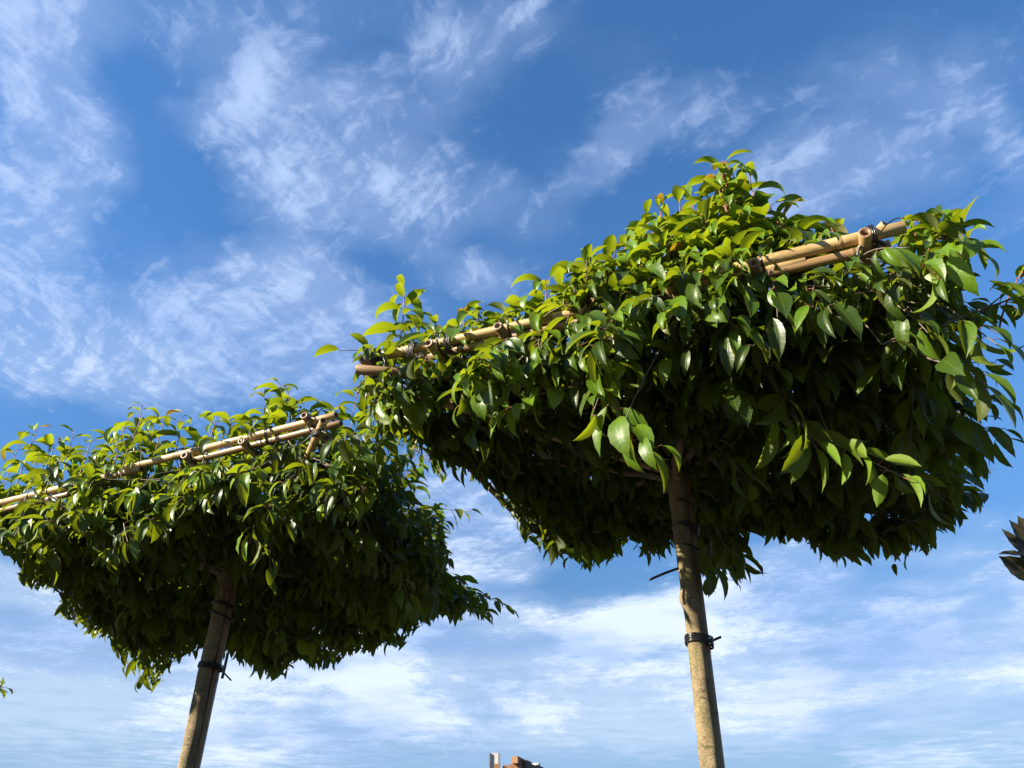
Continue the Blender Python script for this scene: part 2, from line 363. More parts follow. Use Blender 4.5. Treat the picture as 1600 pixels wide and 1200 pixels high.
# ---- leaves, all of one crown at once
def leaf_sheets(mb, L, rows, halfc, mi=0):
    """L: dict of arrays P,D,N,len,wid,bend,fold,wave,rnd,age"""
    k = len(L['P'])
    if not k: return
    t = np.linspace(0, 1, rows); cols = 2*halfc + 1; u = np.linspace(-1, 1, cols)
    Dv = nrm(L['D']); N = L['N'] - (L['N']*Dv).sum(1)[:, None]*Dv; N = nrm(N); B = np.cross(Dv, N)
    th = L['bend'][:, None]*t[None]**1.15
    c, s_ = np.cos(th), np.sin(th); dt = 1/(rows-1)
    cx = np.concatenate([np.zeros((k, 1)), np.cumsum((c[:, 1:]+c[:, :-1])/2*dt, 1)], 1)*L['len'][:, None]
    cz = -np.concatenate([np.zeros((k, 1)), np.cumsum((s_[:, 1:]+s_[:, :-1])/2*dt, 1)], 1)*L['len'][:, None]
    prof = (np.sin(np.pi*np.clip(t, 0, 1)**.86)**.80)*(1 - .30*t**3); prof[0] = .03; prof[-1] = .0
    if rows > 6: prof[-2] *= .72
    hw = L['wid'][:, None]*prof[None]/2
    ser = 1 + np.where(np.arange(rows) % 2 == 0, .035, -.035)*(rows > 8)
    ctr = L['P'][:, None] + cx[..., None]*Dv[:, None] + cz[..., None]*N[:, None]
    Nl = c[..., None]*N[:, None] + s_[..., None]*Dv[:, None]
    uu = u[None, None]*np.where(np.abs(u) > .99, ser[:, None], 1.)[None]
    fold = L['fold'][:, None, None]
    wv = (L['wave'][:, None]*np.sin(t[None]*17 + L['rnd'][:, None]*40))[..., None]*L['wid'][:, None, None]*np.abs(u)**2
    side = uu*hw[..., None]*np.cos(fold); lift = np.abs(u)[None, None]**1.25*hw[..., None]*np.sin(fold) + wv*np.sin(np.pi*t)[None, :, None]
    V = ctr[:, :, None] + side[..., None]*B[:, None, None] + lift[..., None]*Nl[:, :, None]
    i, j = np.meshgrid(np.arange(rows-1), np.arange(cols-1), indexing='ij')
    q = np.stack([i*cols+j, i*cols+j+1, (i+1)*cols+j+1, (i+1)*cols+j], -1).reshape(-1, 4)
    F = (np.arange(k)[:, None, None]*rows*cols + q[None]).reshape(-1, 4)
    rep = rows*cols
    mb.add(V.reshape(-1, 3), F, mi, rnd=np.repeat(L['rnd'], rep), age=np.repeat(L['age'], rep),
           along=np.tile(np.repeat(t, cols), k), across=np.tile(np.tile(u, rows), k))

def in_poly(x, y, poly):
    inside = np.zeros(len(x), bool); n = len(poly)
    for i in range(n):
        x1, y1 = poly[i]; x2, y2 = poly[(i+1) % n]
        c = ((y1 > y) != (y2 > y)) & (x < (x2-x1)*(y-y1)/(y2-y1 + 1e-9) + x1); inside ^= c
    return inside

class Crown:
    def __init__(s, centre, poly=None, leaf=.095, seed=1):
        s.rail = None; s.gapline = False; s.c = np.array(centre, float); s.poly = poly; s.leaf = leaf; s.r = np.random.default_rng(seed)
        s.stems = []; s.pet = []; s.L = []
    def shoot(s, base, tip, n, size=1., age=0., droop=.4, arch=.25, bare=.2, fine=True, free=False, bendm=1., rad=.0028, out=None, nb=None):
        r = s.r; base = np.asarray(base, float); tip = np.asarray(tip, float); ln = np.linalg.norm(tip-base)
        mid = (base+tip)/2 + r.normal(0, .06, 3)*ln + np.array([0, 0, arch*ln*.35])
        pts = bez(base, mid, tip, 7); s.stems.append((pts, rad, age, len(s.L), len(s.L)+n))
        ph = r.uniform(0, 6.28)
        for i in range(n):
            f = bare + (1-bare)*(i/(max(n-1, 1)))**(.72 if age > .5 else 1)
            x = f*6; a = min(int(x), 5); p = pts[a] + (pts[a+1]-pts[a])*(x-a); tg = nrm(pts[min(a+1, 6)]-pts[a])
            ph += 2.4 + r.normal(0, .25)
            ref = np.array([0, 0, 1.]) if abs(tg[2]) < .9 else np.array([1., 0, 0])
            e1 = nrm(np.cross(tg, ref)); e2 = np.cross(tg, e1); rad_ = math.cos(ph)*e1 + math.sin(ph)*e2
            if abs(tg[2]) < .75: rad_ = nrm(rad_ * np.array([1, 1, .45]))
            endf = max(0, f-.72)/.28
            o = out if out is not None else nrm((p - s.c)*np.array([1, 1, 0]) + 1e-6)
            upr = max(0., tg[2]-.6)*2.5
            d = nrm(tg*((.45 + 1.1*endf)*(1-upr) + upr*(.30 + .25*endf)) + rad_*(1.05 - .55*endf*(1-upr)) + np.array([0, 0, -1.])*droop*r.uniform(.5, 1.5) + o*.15 + r.normal(0, .26, 3))
            nn = np.array([0, 0, 1.])*1.0 + o*.35 + S*.35 + tg*.45*np.sign(tg[2]+.2) + r.normal(0, .36, 3)
            if nb is not None: nn = np.array(nb, float) + r.normal(0, .3, 3)
            pl = r.uniform(.008, .016)*size
            q = p + nrm(tg*.3+rad_ + np.array([0, 0, .25]))*pl
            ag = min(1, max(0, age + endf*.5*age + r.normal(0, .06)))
            le = s.leaf*size*r.uniform(.62, 1.22)*(1-.18*endf**1.4*(.5+.5*age))*(0.75 if (i == n-1 and age > .4) else 1)
            s.pet.append((p, q, ag))
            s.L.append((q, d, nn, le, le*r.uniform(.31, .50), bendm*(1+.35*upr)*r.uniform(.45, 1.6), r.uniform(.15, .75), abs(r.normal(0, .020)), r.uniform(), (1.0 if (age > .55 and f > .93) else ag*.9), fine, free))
    def build(s, parent, mats, origin):
        L = s.L; ks = ['P', 'D', 'N', 'len', 'wid', 'bend', 'fold', 'wave', 'rnd', 'age', 'fine', 'free']
        A = {k: np.array([x[i] for x in L], float) for i, k in enumerate(ks)}
        if s.poly is not None:
            keep = A['free'] > .5; ok = np.ones(len(L), bool)
            for fr in (.0, .55, 1.0):
                g = np.zeros((len(L), 3)); Q = A['P'] + nrm(A['D'])*A['len'][:, None]*fr*.9 ; Q[:, 2] -= A['len']*.25*fr*fr
                x, y, d = proj(Q); ok &= in_poly(x, y, s.poly)
            xr, yr, dr = proj(A['P'] + nrm(A['D'])*A['len'][:, None]*.5)
            near = np.zeros(len(L), bool)
            for dx, dy in ((14, 0), (-14, 0), (0, 16), (10, 12), (-10, 12)): near |= ~in_poly(xr+dx, yr+dy, s.poly)
            ok &= ~(near & (A['rnd'] < .42))
            keep |= ok
            if s.rail is not None:                 # clipped back along the front rail, which stays in the open
                F = s.rail; U, V = F['u'], F['v']; det = U[0]*V[1]-U[1]*V[0]
                for fr in (.1, .4, .7, 1.0):
                    Q = A['P'] + nrm(A['D'])*A['len'][:, None]*fr*.9; Q[:, 2] -= A['len']*.25*fr*fr
                    rel = Q[:, :2] - F['o']; la = (rel[:, 0]*V[1]-rel[:, 1]*V[0])/det; lb = (U[0]*rel[:, 1]-U[1]*rel[:, 0])/det
                    for (a0, a1) in F['open']:
                        keep &= (A['free'] > .5) | ~((la > a0) & (la < a1) & (lb < .03) & (Q[:, 2] < ZF+.035+lb*.9) & (Q[:, 2] > ZF-.045+lb*.75))
        else: keep = np.ones(len(L), bool)
        if s.gapline:      # a thin place in the clipped edge, through which the low sun reaches the trunk
            for zz in (2.22, 2.27, 2.32, 2.37, 2.42, 2.52):
                p = tl(zz); rel = A['P'] + nrm(A['D'])*A['len'][:, None]*.5 - p; al = rel @ S; dd = np.linalg.norm(rel - al[:, None]*S, axis=1)
                keep &= ~((al > .3) & (dd < np.where(A['free'] > .5, .03, .070)) & (A['rnd'] > .04))
        mb = MB(); fine = A['fine'] > .5
        for sel, rows, hc in ((keep & fine, 11, 2), (keep & ~fine, 6, 1)):
            leaf_sheets(mb, {k: A[k][sel] for k in ks[:10]}, rows, hc)
        for (pts, rad, age, i0, i1) in s.stems:
            if keep[i0:i1].mean() < (.6 if not A['free'][i0:i1].any() else .05): continue
            if s.poly is not None and not A['free'][i0:i1].any():
                x, y, d = proj(pts)
                if not in_poly(x, y, s.poly)[3:].all(): continue
            mb.tube(pts, np.linspace(rad, rad*.45, 7), 5, 1, cap=False, age=np.clip(np.linspace(age*.2, age*1.5, 7), 0, 1))
        for kk, (p, q, ag) in zip(keep, s.pet):
            if kk: mb.tube([p, (p+q)/2 + [0, 0, .001], q + (q-p)*.15], .0011, 3, 1, cap=False, age=min(1, .35+ag))
        print('leaves', int(keep.sum()), 'of', len(L))
        return mb.build('crown', mats, parent, origin, attrs=('rnd', 'age', 'along', 'across'))

# ---- bamboo pole: hollow, with nodes; local z runs along it
def bamboo(a, b, r, parent, name='pole', mats=None, seed=0, bow=.0):
    a, b = np.array(a, float), np.array(b, float); L = np.linalg.norm(b-a); rg = np.random.default_rng(seed)
    zs = [0]; rs = [r]; nd = [0]; z = rg.uniform(.05, .16)
    while z < L-.03:
        for dz, dr, m in ((-.012, 1., 0), (-.004, 1.03, .2), (-.001, .955, 1), (.002, 1.09, .55), (.007, 1.03, 0), (.015, 1., 0)):
            zs.append(z+dz); rs.append(r*dr*(1+rg.normal(0, .006))); nd.append(m)
        z += rg.uniform(.17, .27)
    zs.append(L); rs.append(r); nd.append(0)
    zs, rs, nd = map(np.array, (zs, rs, nd)); rs = rs*(1 - .10*zs/L)
    # resample so the pole can bow
    mb = MB(); n = 16; th = np.linspace(0, 2*np.pi, n, endpoint=False)
    bx = bow*np.sin(np.pi*zs/L)
    el = 1 + .03*np.sin(2*th + rg.uniform(0, 6))
    def ring(z, rr, off): return np.stack([off + rr*el*np.cos(th), rr*el*np.sin(th), np.full(n, z)], 1)
    rings = [ring(z, rr, o) for z, rr, o in zip(zs, rs, bx)]; nds = list(nd); k = len(rings)
    ri = r*.58
    tail = [ring(L+.0008, rs[-1]*.93, 0), ring(L+.0008, ri, 0), ring(L-.05, ri, 0), ring(L-.05, ri*.05, 0)]
    head = [ring(.05, ri*.05, 0), ring(.05, ri, 0), ring(-.0008, ri, 0), ring(-.0008, rs[0]*.93, 0)]
    allr = head + rings + tail; K = len(allr); V = np.concatenate(allr)
    i = np.arange(K-1)[:, None]*n; j = np.arange(n)[None]; j2 = (j+1) % n
    F = np.stack([i+j, i+j2, i+n+j2, i+n+j], -1).reshape(-1, 4)
    seg = np.repeat(np.arange(K-1), n); mi = np.where((seg < 3) | (seg >= K-4), 1, 0)
    mb.add(V, F, 0, node=np.repeat(np.array([0]*4 + nds + [0]*4, float), n)); mb.m[-1] = mi
    me = mb.mesh(name, mats or [M_BAM, M_PITH], attrs=('node',))
    q = Vector(b-a).to_track_quat('Z', 'Y')
    return link(name, me, parent, mat=Matrix.Translation(Vector(a)) @ q.to_matrix().to_4x4())

def coil(mb, c, axis, r, turns, pitch, wr, seed=0, squash=1., sq_dir=None, jit=.06, mi=0):
    rg = np.random.default_rng(seed); axis = nrm(axis); ref = np.array([0, 0, 1.]) if abs(axis[2]) < .8 else np.array([0, 1., 0])
    e1 = nrm(np.cross(axis, ref)) if sq_dir is None else nrm(np.asarray(sq_dir) - axis*np.dot(sq_dir, axis)); e2 = np.cross(axis, e1)
    n = int(turns*22); th = np.linspace(0, turns*2*np.pi, n) + rg.uniform(0, 6)
    z = np.linspace(-pitch*turns/2, pitch*turns/2, n) + rg.normal(0, pitch*.10, n)
    rr = r*(1 + jit*np.abs(np.sin(th*.37+rg.uniform(0, 6))))
    p = np.asarray(c) + (rr*squash*np.cos(th))[:, None]*e1 + (rr*np.sin(th))[:, None]*e2 + z[:, None]*axis
    mb.tube(p, wr, 6, mi)

# ================================================================== GROUND
mb = MB(); n = 80; g = np.linspace(-1, 1, n); g = np.sign(g)*np.abs(g)**2.5*1500
X, Y = np.meshgrid(g, g, indexing='ij'); Z = np.where(np.hypot(X, Y) > 40, 0, .02*np.sin(X*1.7)*np.cos(Y*1.3))
i, j = np.meshgrid(np.arange(n-1), np.arange(n-1), indexing='ij')
mb.add(np.stack([X, Y, Z], -1).reshape(-1, 3), np.stack([i*n+j, (i+1)*n+j, (i+1)*n+j+1, i*n+j+1], -1).reshape(-1, 4))
tag(mb.build('ground', [M_GROUND]), kind='structure')

# ================================================================== ROOF-TRAINED TREES
def trunk_mesh(name, parent, pts, rad, mat, knots=(), seed=3):
    pts = np.asarray(pts, float)
    t = np.linspace(0, 1, 110); src = np.linspace(0, 1, len(pts))
    P_ = np.stack([np.interp(t, src, pts[:, k]) for k in range(3)], 1)
    for k in range(2): P_[:, k] = np.convolve(np.pad(P_[:, k], 6, mode='edge'), np.ones(13)/13, 'valid')
    Rr = np.interp(t, np.linspace(0, 1, len(rad)), rad)
    mb = MB(); mb.tube(P_, Rr, 28, 0)
    V = mb.v[0]; rg = np.random.default_rng(seed); ph = rg.uniform(0, 6, 8)
    nn = 110*28; ax = np.repeat(P_, 28, 0); d = V[:nn] - ax; rr = np.linalg.norm(d, axis=1); th = np.arctan2(d[:, 1], d[:, 0]); z = V[:nn, 2]
    f = 1 + .035*np.sin(z*9+ph[0]+th) + .03*np.sin(2*th+ph[1]+z*4) + .02*np.sin(3*th - z*23+ph[2]) + .015*np.sin(z*55+ph[3]+2*th)
    for (kz, ka, amp, wd) in knots:
        da = np.angle(np.exp(1j*(th-ka))); f += amp*np.exp(-((z-kz)/wd)**2 - (da/.7)**2)
    V[:nn] = ax + d*f[:, None]
    return mb.build(name, [mat], parent, tuple(pts[0]))

def frame_point(F, a, b, z): return np.array([F['o'][0] + F['u'][0]*a + F['v'][0]*b, F['o'][1] + F['u'][1]*a + F['v'][1]*b, z])
def frame_hit(F, px, py, b):
    """world point on the vertical plane parallel to the front rail, b metres behind it"""
    r = ray(px, py); u = F['u']; nrmv = np.array([-u[1], u[0]]); p0 = F['o'] + F['v']*b
    k = nrmv.dot(p0)/nrmv.dot(r[:2]); return np.array([0, 0, CAMZ]) + r*k

ZF = 3.0
# ---- right tree: front rail runs from its near right end to its far left end
pA, pB = at_z(587, 562, ZF)[:2], at_z(1350, 376, ZF)[:2]
FR = dict(o=pA, u=nrm(pB-pA), L=float(np.linalg.norm(pB-pA)), v=np.array([math.sin(R(22)), math.cos(R(22))]), D=1.50)
# ---- left tree
pA, pB = at_z(-60, 801, ZF)[:2], at_z(486, 663, ZF)[:2]
FL = dict(o=pA, u=nrm(pB-pA), L=float(np.linalg.norm(pB-pA)), v=np.array([math.sin(R(12)), math.cos(R(12))]), D=1.85)
FR['open'] = [tuple(float((at_z(x, y, ZF)[:2]-FR['o']).dot(FR['u'])) for x, y in q) for q in (((560, 575), (878, 492)), ((1060, 455), (1108, 445)), ((1160, 432), (1450, 366)))]
FL['open'] = [tuple(float((at_z(x, y, ZF)[:2]-FL['o']).dot(FL['u'])) for x, y in q) for q in (((-100, 810), (60, 772)), ((95, 762), (160, 745)), ((190, 737), (535, 650)))]
print('frames', FR, FL)

POLY_R = [(508,551),(522,536),(575,533),(605,522),(583,520),(584,500),(598,494),(578,487),(580,466),(600,462),(586,455),(598,442),(618,452),(622,436),(640,436),(640,450),(653,448),(663,462),(640,472),(645,495),(663,497),(672,484),(688,484),(690,500),(706,497),(702,490),(723,480),(735,470),(752,466),(768,478),(800,474),(806,464),(820,462),(819,445),(830,427),(838,418),(854,418),(852,404),(876,398),(900,393),(923,376),(952,378),(960,390),(966,374),(975,366),(968,358),(986,346),(1000,346),(985,336),(1010,332),(996,326),(1010,308),(1015,297),(1035,294),(1048,306),(1050,291),(1060,281),(1090,287),(1098,306),(1119,306),(1104,277),(1105,249),(1120,246),(1121,229),(1138,229),(1135,262),(1140,283),(1153,275),(1153,264),(1176,258),(1183,277),(1203,275),(1214,293),(1226,322),(1210,322),(1217,346),(1190,352),(1205,362),(1222,346),(1232,340),(1250,345),(1270,333),(1293,340),(1325,370),(1330,380),(1400,375),(1412,362),(1408,342),(1410,330),(1424,316),(1440,332),(1466,322),(1495,341),(1480,352),(1513,376),(1500,380),(1516,402),(1531,413),(1529,445),(1515,450),(1530,480),(1522,500),(1548,468),(1543,442),(1570,442),(1577,425),(1586,408),(1604,423),(2300,430),(2300,735),(1593,738),(1570,728),(1556,728),(1558,772),(1547,808),(1528,814),(1510,799),(1510,820),(1514,858),(1483,828),(1472,852),(1464,884),(1421,862),(1416,890),(1397,905),(1388,880),(1352,882),(1321,902),(1311,885),(1294,893),(1270,873),(1253,848),(1215,862),(1198,845),(1184,838),(1160,832),(1184,896),(1165,928),(1148,910),(1119,921),(1102,940),(1092,894),(1085,865),(1050,865),(1034,883),(1010,876),(997,858),(987,840),(971,872),(931,893),(920,906),(897,874),(890,880),(856,900),(862,861),(845,862),(834,846),(810,840),(822,817),(804,811),(785,780),(790,762),(773,768),(778,744),(757,747),(719,740),(704,722),(700,740),(680,735),(655,700),(610,690),(566,655),(545,600),(540,570)]
POLY_L = [(-900,712),(0,712),(12,706),(18,687),(15,667),(31,655),(60,650),(80,666),(95,672),(107,657),(122,657),(146,670),(158,682),(184,665),(187,640),(208,640),(213,628),(222,615),(246,626),(250,632),(288,630),(310,653),(320,634),(345,633),(352,625),(373,637),(388,640),(390,606),(414,596),(428,579),(471,584),(460,606),(474,622),(497,622),(520,634),(526,615),(560,560),(640,560),(700,640),(694,724),(690,756),(694,776),(700,792),(745,806),(731,831),(709,843),(706,864),(703,878),(709,897),(747,912),(759,935),(803,945),(800,976),(769,979),(750,972),(734,959),(709,984),(700,962),(650,985),(624,1022),(602,1015),(587,1031),(550,1028),(529,1040),(515,1051),(491,1053),(465,1051),(439,1070),(401,1070),(389,1051),(352,1025),(318,1022),(296,1025),(263,1043),(258,1077),(223,1098),(192,1098),(180,1065),(174,1034),(177,1010),(150,1007),(84,972),(86,952),(98,931),(60,925),(31,920),(22,888),(15,882),(18,857),(0,866),(-900,900)]

# ---- trunks (each: the tree's Empty at its foot)
def post_line(px0, py0, px1, py1, y0):
    a = at_y(px0, py0, y0); b = at_y(px1, py1, y0); return a, b
TR = empty('roof_trained_tree', (.585, 2.49, 0)); TL = empty('roof_trained_tree', (-1.29, 3.45, 0))
tag(TR, 'larger, nearer evergreen tree clipped to a flat roof, on the right', 'tree', 'evergreen trees trained flat over bamboo frames')
tag(TL, 'smaller, farther evergreen tree clipped to a flat roof, on the left', 'tree', 'evergreen trees trained flat over bamboo frames')
a, b = at_y(1109, 1200, 2.49), at_y(1062, 790, 2.49)
dirT = (b-a)/(b[2]-a[2])
def tl(z, a=a, d=dirT): return a + d*(z-a[2])
ptR = [tl(0), tl(.8)+[.004, 0, 0], tl(1.6), tl(2.0)+[.004, 0, 0], tl(2.35), tl(2.62)+[-.004, 0, 0], tl(2.86)]
TR.location = tuple(tl(0)); TR.location.z = 0
trunk_mesh('trunk', TR, ptR, [.040, .034, .0305, .0285, .0270, .0285, .034], M_BARK, [(2.37, math.pi, .38, .022), (2.36, -2.4, .2, .03), (1.86, -1.5, .10, .02), (2.1, -2.0, .08, .015), (2.0, 2.6, .10, .02)], 3)
a2, b2 = at_y(288, 1200, 3.45), at_y(349, 920, 3.45)
dirL = (b2-a2)/(b2[2]-a2[2])
def tl2(z): return a2 + dirL*(z-a2[2])
ptL = [tl2(0), tl2(.9)+[.01, 0, 0], tl2(1.6)+[-.004, 0, 0], tl2(2.0)+[.006, 0, 0], tl2(2.3), tl2(2.6)+[.004, 0, 0], tl2(2.84)]
TL.location = tuple(tl2(0)); TL.location.z = 0
trunk_mesh('trunk', TL, ptL, [.043, .036, .032, .0305, .030, .031, .036], M_BARK, [(1.83, math.pi, .22, .02), (2.02, -2.0, .10, .02)], 8)

def limb(parent, p0, p1, p2, r0, r1, seed):
    mb = MB(); pts = bez(p0, p1, p2, 16); rg = np.random.default_rng(seed)
    pts[2:-1] += rg.normal(0, .006, (13, 3)); mb.tube(pts, np.linspace(r0, r1, 16)*(1+rg.normal(0, .03, 16)), 9, 0)
    mb.build('limb', [M_BARK], parent, tuple(p0)); return pts

def make_limbs(parent, top, F, seed):
    rg = random.Random(seed); allp = []
    for (fa, fb) in ((.06, .05), (.35, .03), (.68, .02), (.97, .06), (1.02, .5), (.96, .97), (.6, 1.0), (.25, 1.02), (.0, .93), (-.02, .45)):
        e = frame_point(F, F['L']*fa, F['D']*fb, ZF-.05+rg.uniform(-.04, .01))
        m = np.array(top)*.45 + e*.55; m[2] = ZF-.06+rg.uniform(-.03, .02)
        allp.append(limb(parent, np.array(top)+[rg.uniform(-.008, .008), rg.uniform(-.008, .008), -.02-rg.uniform(0, .06)], m, e, rg.uniform(.012, .019), .004, rg.random()*1e6.__int__() if False else int(rg.random()*1e6)))
    return np.concatenate(allp)

# ---- frames of bamboo canes
def tie(parent, c, axis, r, turns=3, seed=0, tails=1, wire=.0022, name='tie'):
    mb = MB(); coil(mb, c, axis, r, turns, wire*2.2, wire, seed)
    rg = np.random.default_rng(seed+50)
    for k in range(tails):
        d = nrm(rg.normal(0, .7, 3)*[1, 1, .4] + [0, -.6, -1.1]); L_ = rg.uniform(.05, .11)
        s0 = np.asarray(c) + nrm(d*[1, 1, 0]+1e-6)*r*.9
        mb.tube(bez(s0, s0 + d*L_*.5 + rg.normal(0, .012, 3), s0 + d*L_, 8), wire*.8, 5)
    return mb.build(name, [M_TIE if rg.random() < .8 or tails == 1 else M_GREYW], parent, tuple(c))

def build_frame(F, loc, label, seed, cross, double=.036, rr=.0165):
    E = empty('bamboo_trellis', loc); tag(E, label, 'trellis', 'bamboo frames carrying the flat crowns')
    L_, D_ = F['L'], F['D']; k = seed
    def bar(a0, b0, z0, a1, b1, z1, r, mats=None, bow=0):
        nonlocal k; k += 1
        return bamboo(frame_point(F, a0, b0, z0), frame_point(F, a1, b1, z1), r, E, 'pole', mats, k, bow)
    return E, bar

def fr_t(F, px, py, z=ZF): return float((at_z(px, py, z)[:2]-F['o']).dot(F['u']))
# right frame ---------------------------------------------------------------
ER, bar = build_frame(FR, tuple(frame_point(FR, FR['L']/2, FR['D']/2, ZF)), 'bamboo cane frame lashed with black ties in the top of the right, nearer tree', 100, ())
tE = fr_t(FR, 1416, 360)
bar(tE, 0, ZF+.012, fr_t(FR, 790, 512)+.20, 0, ZF+.012, .0172)                 # upper right-hand front cane
bar(fr_t(FR, 612, 556)-.015, 0, ZF+.008, fr_t(FR, 1185, 420)+.12, .012, ZF-.014, .0160)   # left-hand front cane
bar(tE-.045, .012, ZF-.025, fr_t(FR, 1000, 470), .014, ZF-.022, .0145, [M_BAMR, M_PITH])
bar(fr_t(FR, 660, 548), .02, ZF-.024, fr_t(FR, 930, 480)+.1, .02, ZF-.028, .0135, [M_BAMR, M_PITH])
crossR = [(587, 566), (687, 542), (793, 517), (920, 487), (1052, 457), (1181, 428), (1349, 389)]
tR = []
for i_, (px, py) in enumerate(crossR):
    t_ = fr_t(FR, px, py); tR.append(t_)
    z_ = ZF-.022 if i_ < 6 else ZF-.012
    bar(t_, -.06, z_-.012, t_+(.02 if i_ else .0), FR['D']-.06, z_-.02, (.0140, .0150, .0145, .0150, .0145, .0140, .0165)[i_], [M_BAMR, M_PITH] if i_ in (0, 2, 5) else None)
for b_ in (.5, 1.0, 1.5): bar(.02, b_, ZF+.006, FR['L']-.02, b_, ZF+.006, .0165)
# diagonals at the corners
def dbar(F, E, w0, w1, r, k, mats=None): return bamboo(w0, w1, r, E, 'pole', mats, k)
dbar(FR, ER, frame_hit(FR, 556, 577, -.09), frame_point(FR, .62, .30, ZF-.085), .0165, 151, [M_BAMR, M_PITH])
dbar(FR, ER, frame_hit(FR, 1385, 352, .05), frame_point(FR, FR['L']-.62, .66, ZF-.12), .0165, 152)
dbar(FR, ER, frame_point(FR, .05, .15, ZF-.05), np.array(ptR[-1])+[-.03, 0, -.03], .014, 153)
for i_, t_ in enumerate(tR):
    c = frame_point(FR, t_+.022, -.005, ZF-.008); tie(ER, c, np.append(FR['u'], 0), .036, 3 if i_ in (0, 6) else 2, 200+i_, 1, .0023 if i_ in (0, 6) else .0017)
for px, py in ((650, 551), (706, 537)):
    c = frame_point(FR, fr_t(FR, px, py), .008, ZF-.004); tie(ER, c, np.append(FR['u'], 0), .031, 5, 230, 0, .0022)
tie(ER, frame_point(FR, tR[0]+.03, -.02, ZF-.05), np.append(FR['v'], 0), .034, 4, 215, 2, .0026)
tie(ER, frame_point(FR, tR[6]+.01, -.01, ZF-.06), np.append(FR['v'], .3), .036, 4, 216, 2, .0026)
# left frame ----------------------------------------------------------------
EL, bar = build_frame(FL, tuple(frame_point(FL, FL['L']/2, FL['D']/2, ZF)), 'bamboo cane frame lashed with black ties in the top of the left, farther tree', 300, ())
tE = fr_t(FL, 524, 653)
bar(fr_t(FL, 195, 735), 0, ZF+.012, tE, 0, ZF+.012, .0150)
bar(-.12, 0, ZF+.002, fr_t(FL, 215, 727), .004, ZF-.004, .0155)
bar(fr_t(FL, 300, 712), .012, ZF-.022, tE+.02, .014, ZF-.018, .0135, [M_BAMR, M_PITH])
bar(-.12, .014, ZF-.032, fr_t(FL, 130, 755), .014, ZF-.034, .0135, [M_BAMR, M_PITH])
tL = []
for i_, (px, py) in enumerate([(-50, 806), (125, 757), (306, 711), (394, 689), (484, 663)]):
    t_ = fr_t(FL, px, py); tL.append(t_)
    bar(t_, -.055, ZF-.022-.012*(i_ < 4)+.03*(i_ == 4), t_, FL['D']-.08, ZF-.04, .0140, [M_BAMR, M_PITH] if i_ != 3 else None)
for b_ in (.6, 1.2, 1.8): bar(-.1, b_, ZF+.004, FL['L']-.04, b_, ZF+.004, .0165)
dbar(FL, EL, frame_hit(FL, 506, 658, -.09), frame_point(FL, FL['L']-.40, .45, ZF-.20), .0145, 351)
dbar(FL, EL, frame_point(FL, FL['L']+.05, .05, ZF-.04), frame_point(FL, FL['L']-.04, FL['D']-.1, ZF-.12), .015, 352)
for i_, t_ in enumerate(tL):
    tie(EL, frame_point(FL, t_+.022, -.005, ZF-.012), np.append(FL['u'], 0), .033, 2, 400+i_, 1, .0017)
tie(EL, frame_hit(FL, 497, 676, -.07), (.35, .3, -.9), .021, 3, 420, 2, .0024)
tie(EL, frame_point(FL, fr_t(FL, 425, 680), 0, ZF-.004), np.append(FL['u'], 0), .031, 3, 421, 1, .0024)

# ---- stakes and ties on the trunks
def stake(name, label, line, off, r, ztop, pieces, ties, tails, seed):
    base = np.array(line(0)) + np.array([off[0], off[1], 0]); E = empty(name, (base[0], base[1], 0))
    tag(E, label, 'stake', 'bamboo stakes tied to the trunks')
    for q, (dx, dy, rr, mt) in enumerate(pieces):
        bamboo(np.array(line(-.0)) + [off[0]+dx, off[1]+dy, .005], np.array(line(ztop)) + [off[0]+dx*.8, off[1]+dy*.8, 0], rr, E, 'cane', mt, seed+q)
    for (z, turns, wr, tilt) in ties:
        mb = MB(); c = np.array(line(z)) + np.array([off[0]*.42, off[1]*.42, 0])
        coil(mb, c, nrm([tilt, .05, 1]), r, turns, wr*2.05, wr, int(z*100), squash=1.28, sq_dir=[off[0], off[1], 0], jit=.03)
        mb.build('tie', [M_TIE], E, tuple(c))
    for pts, wr in tails:
        mb = MB(); mb.tube(bez(pts[0], pts[1], pts[2], 10), wr, 8); mb.build('tie_tail', [M_TIE], E, tuple(pts[0]))
    return E
yT = 2.49
def zat(px, py, y): return float(at_y(px, py, y)[2])
stR = stake('bamboo_stake', 'bamboo stake strapped with black ties to the right, thicker trunk', tl, (.036, .029), .038, 2.9,
  [(0, 0, .0175, [M_BAMR, M_PITH])],
  [(zat(1092, 1001, yT), 5, .0026, .10), (zat(1072, 858, yT), 2, .0022, .35), (zat(1067, 824, yT), 4, .0024, .25), (zat(1063, 788, yT), 2, .0022, .3)],
  [((at_y(1060, 888, yT-.02), at_y(1036, 896, yT-.05), at_y(1015, 906, yT-.07)), .0042),
   ((at_y(1100, 1007, yT+.03), at_y(1115, 1000, yT+.02), at_y(1127, 995, yT+.01)), .0042),
   ((at_y(1083, 845, yT), at_y(1090, 832, yT), at_y(1095, 815, yT-.02)), .0015)], 500)
yT = 3.45
stL = stake('bamboo_stake', 'pair of bamboo stakes strapped with black ties to the left, thinner trunk', tl2, (.037, .022), .040, 2.85,
  [(0, 0, .0155, [M_BAMR, M_PITH]), (-.005, .032, .014, [M_BAMR, M_PITH])],
  [(zat(330, 1041, yT), 4, .0030, .10), (zat(342, 962, yT), 2, .0026, .3), (zat(346, 945, yT), 3, .0026, .25)],
  [((at_y(356, 1020, yT-.03), at_y(352, 1040, yT-.03), at_y(347, 1060, yT-.03)), .0065),
   ((at_y(349, 1050, yT-.02), at_y(355, 1057, yT-.03), at_y(361, 1063, yT-.04)), .0035)], 520)

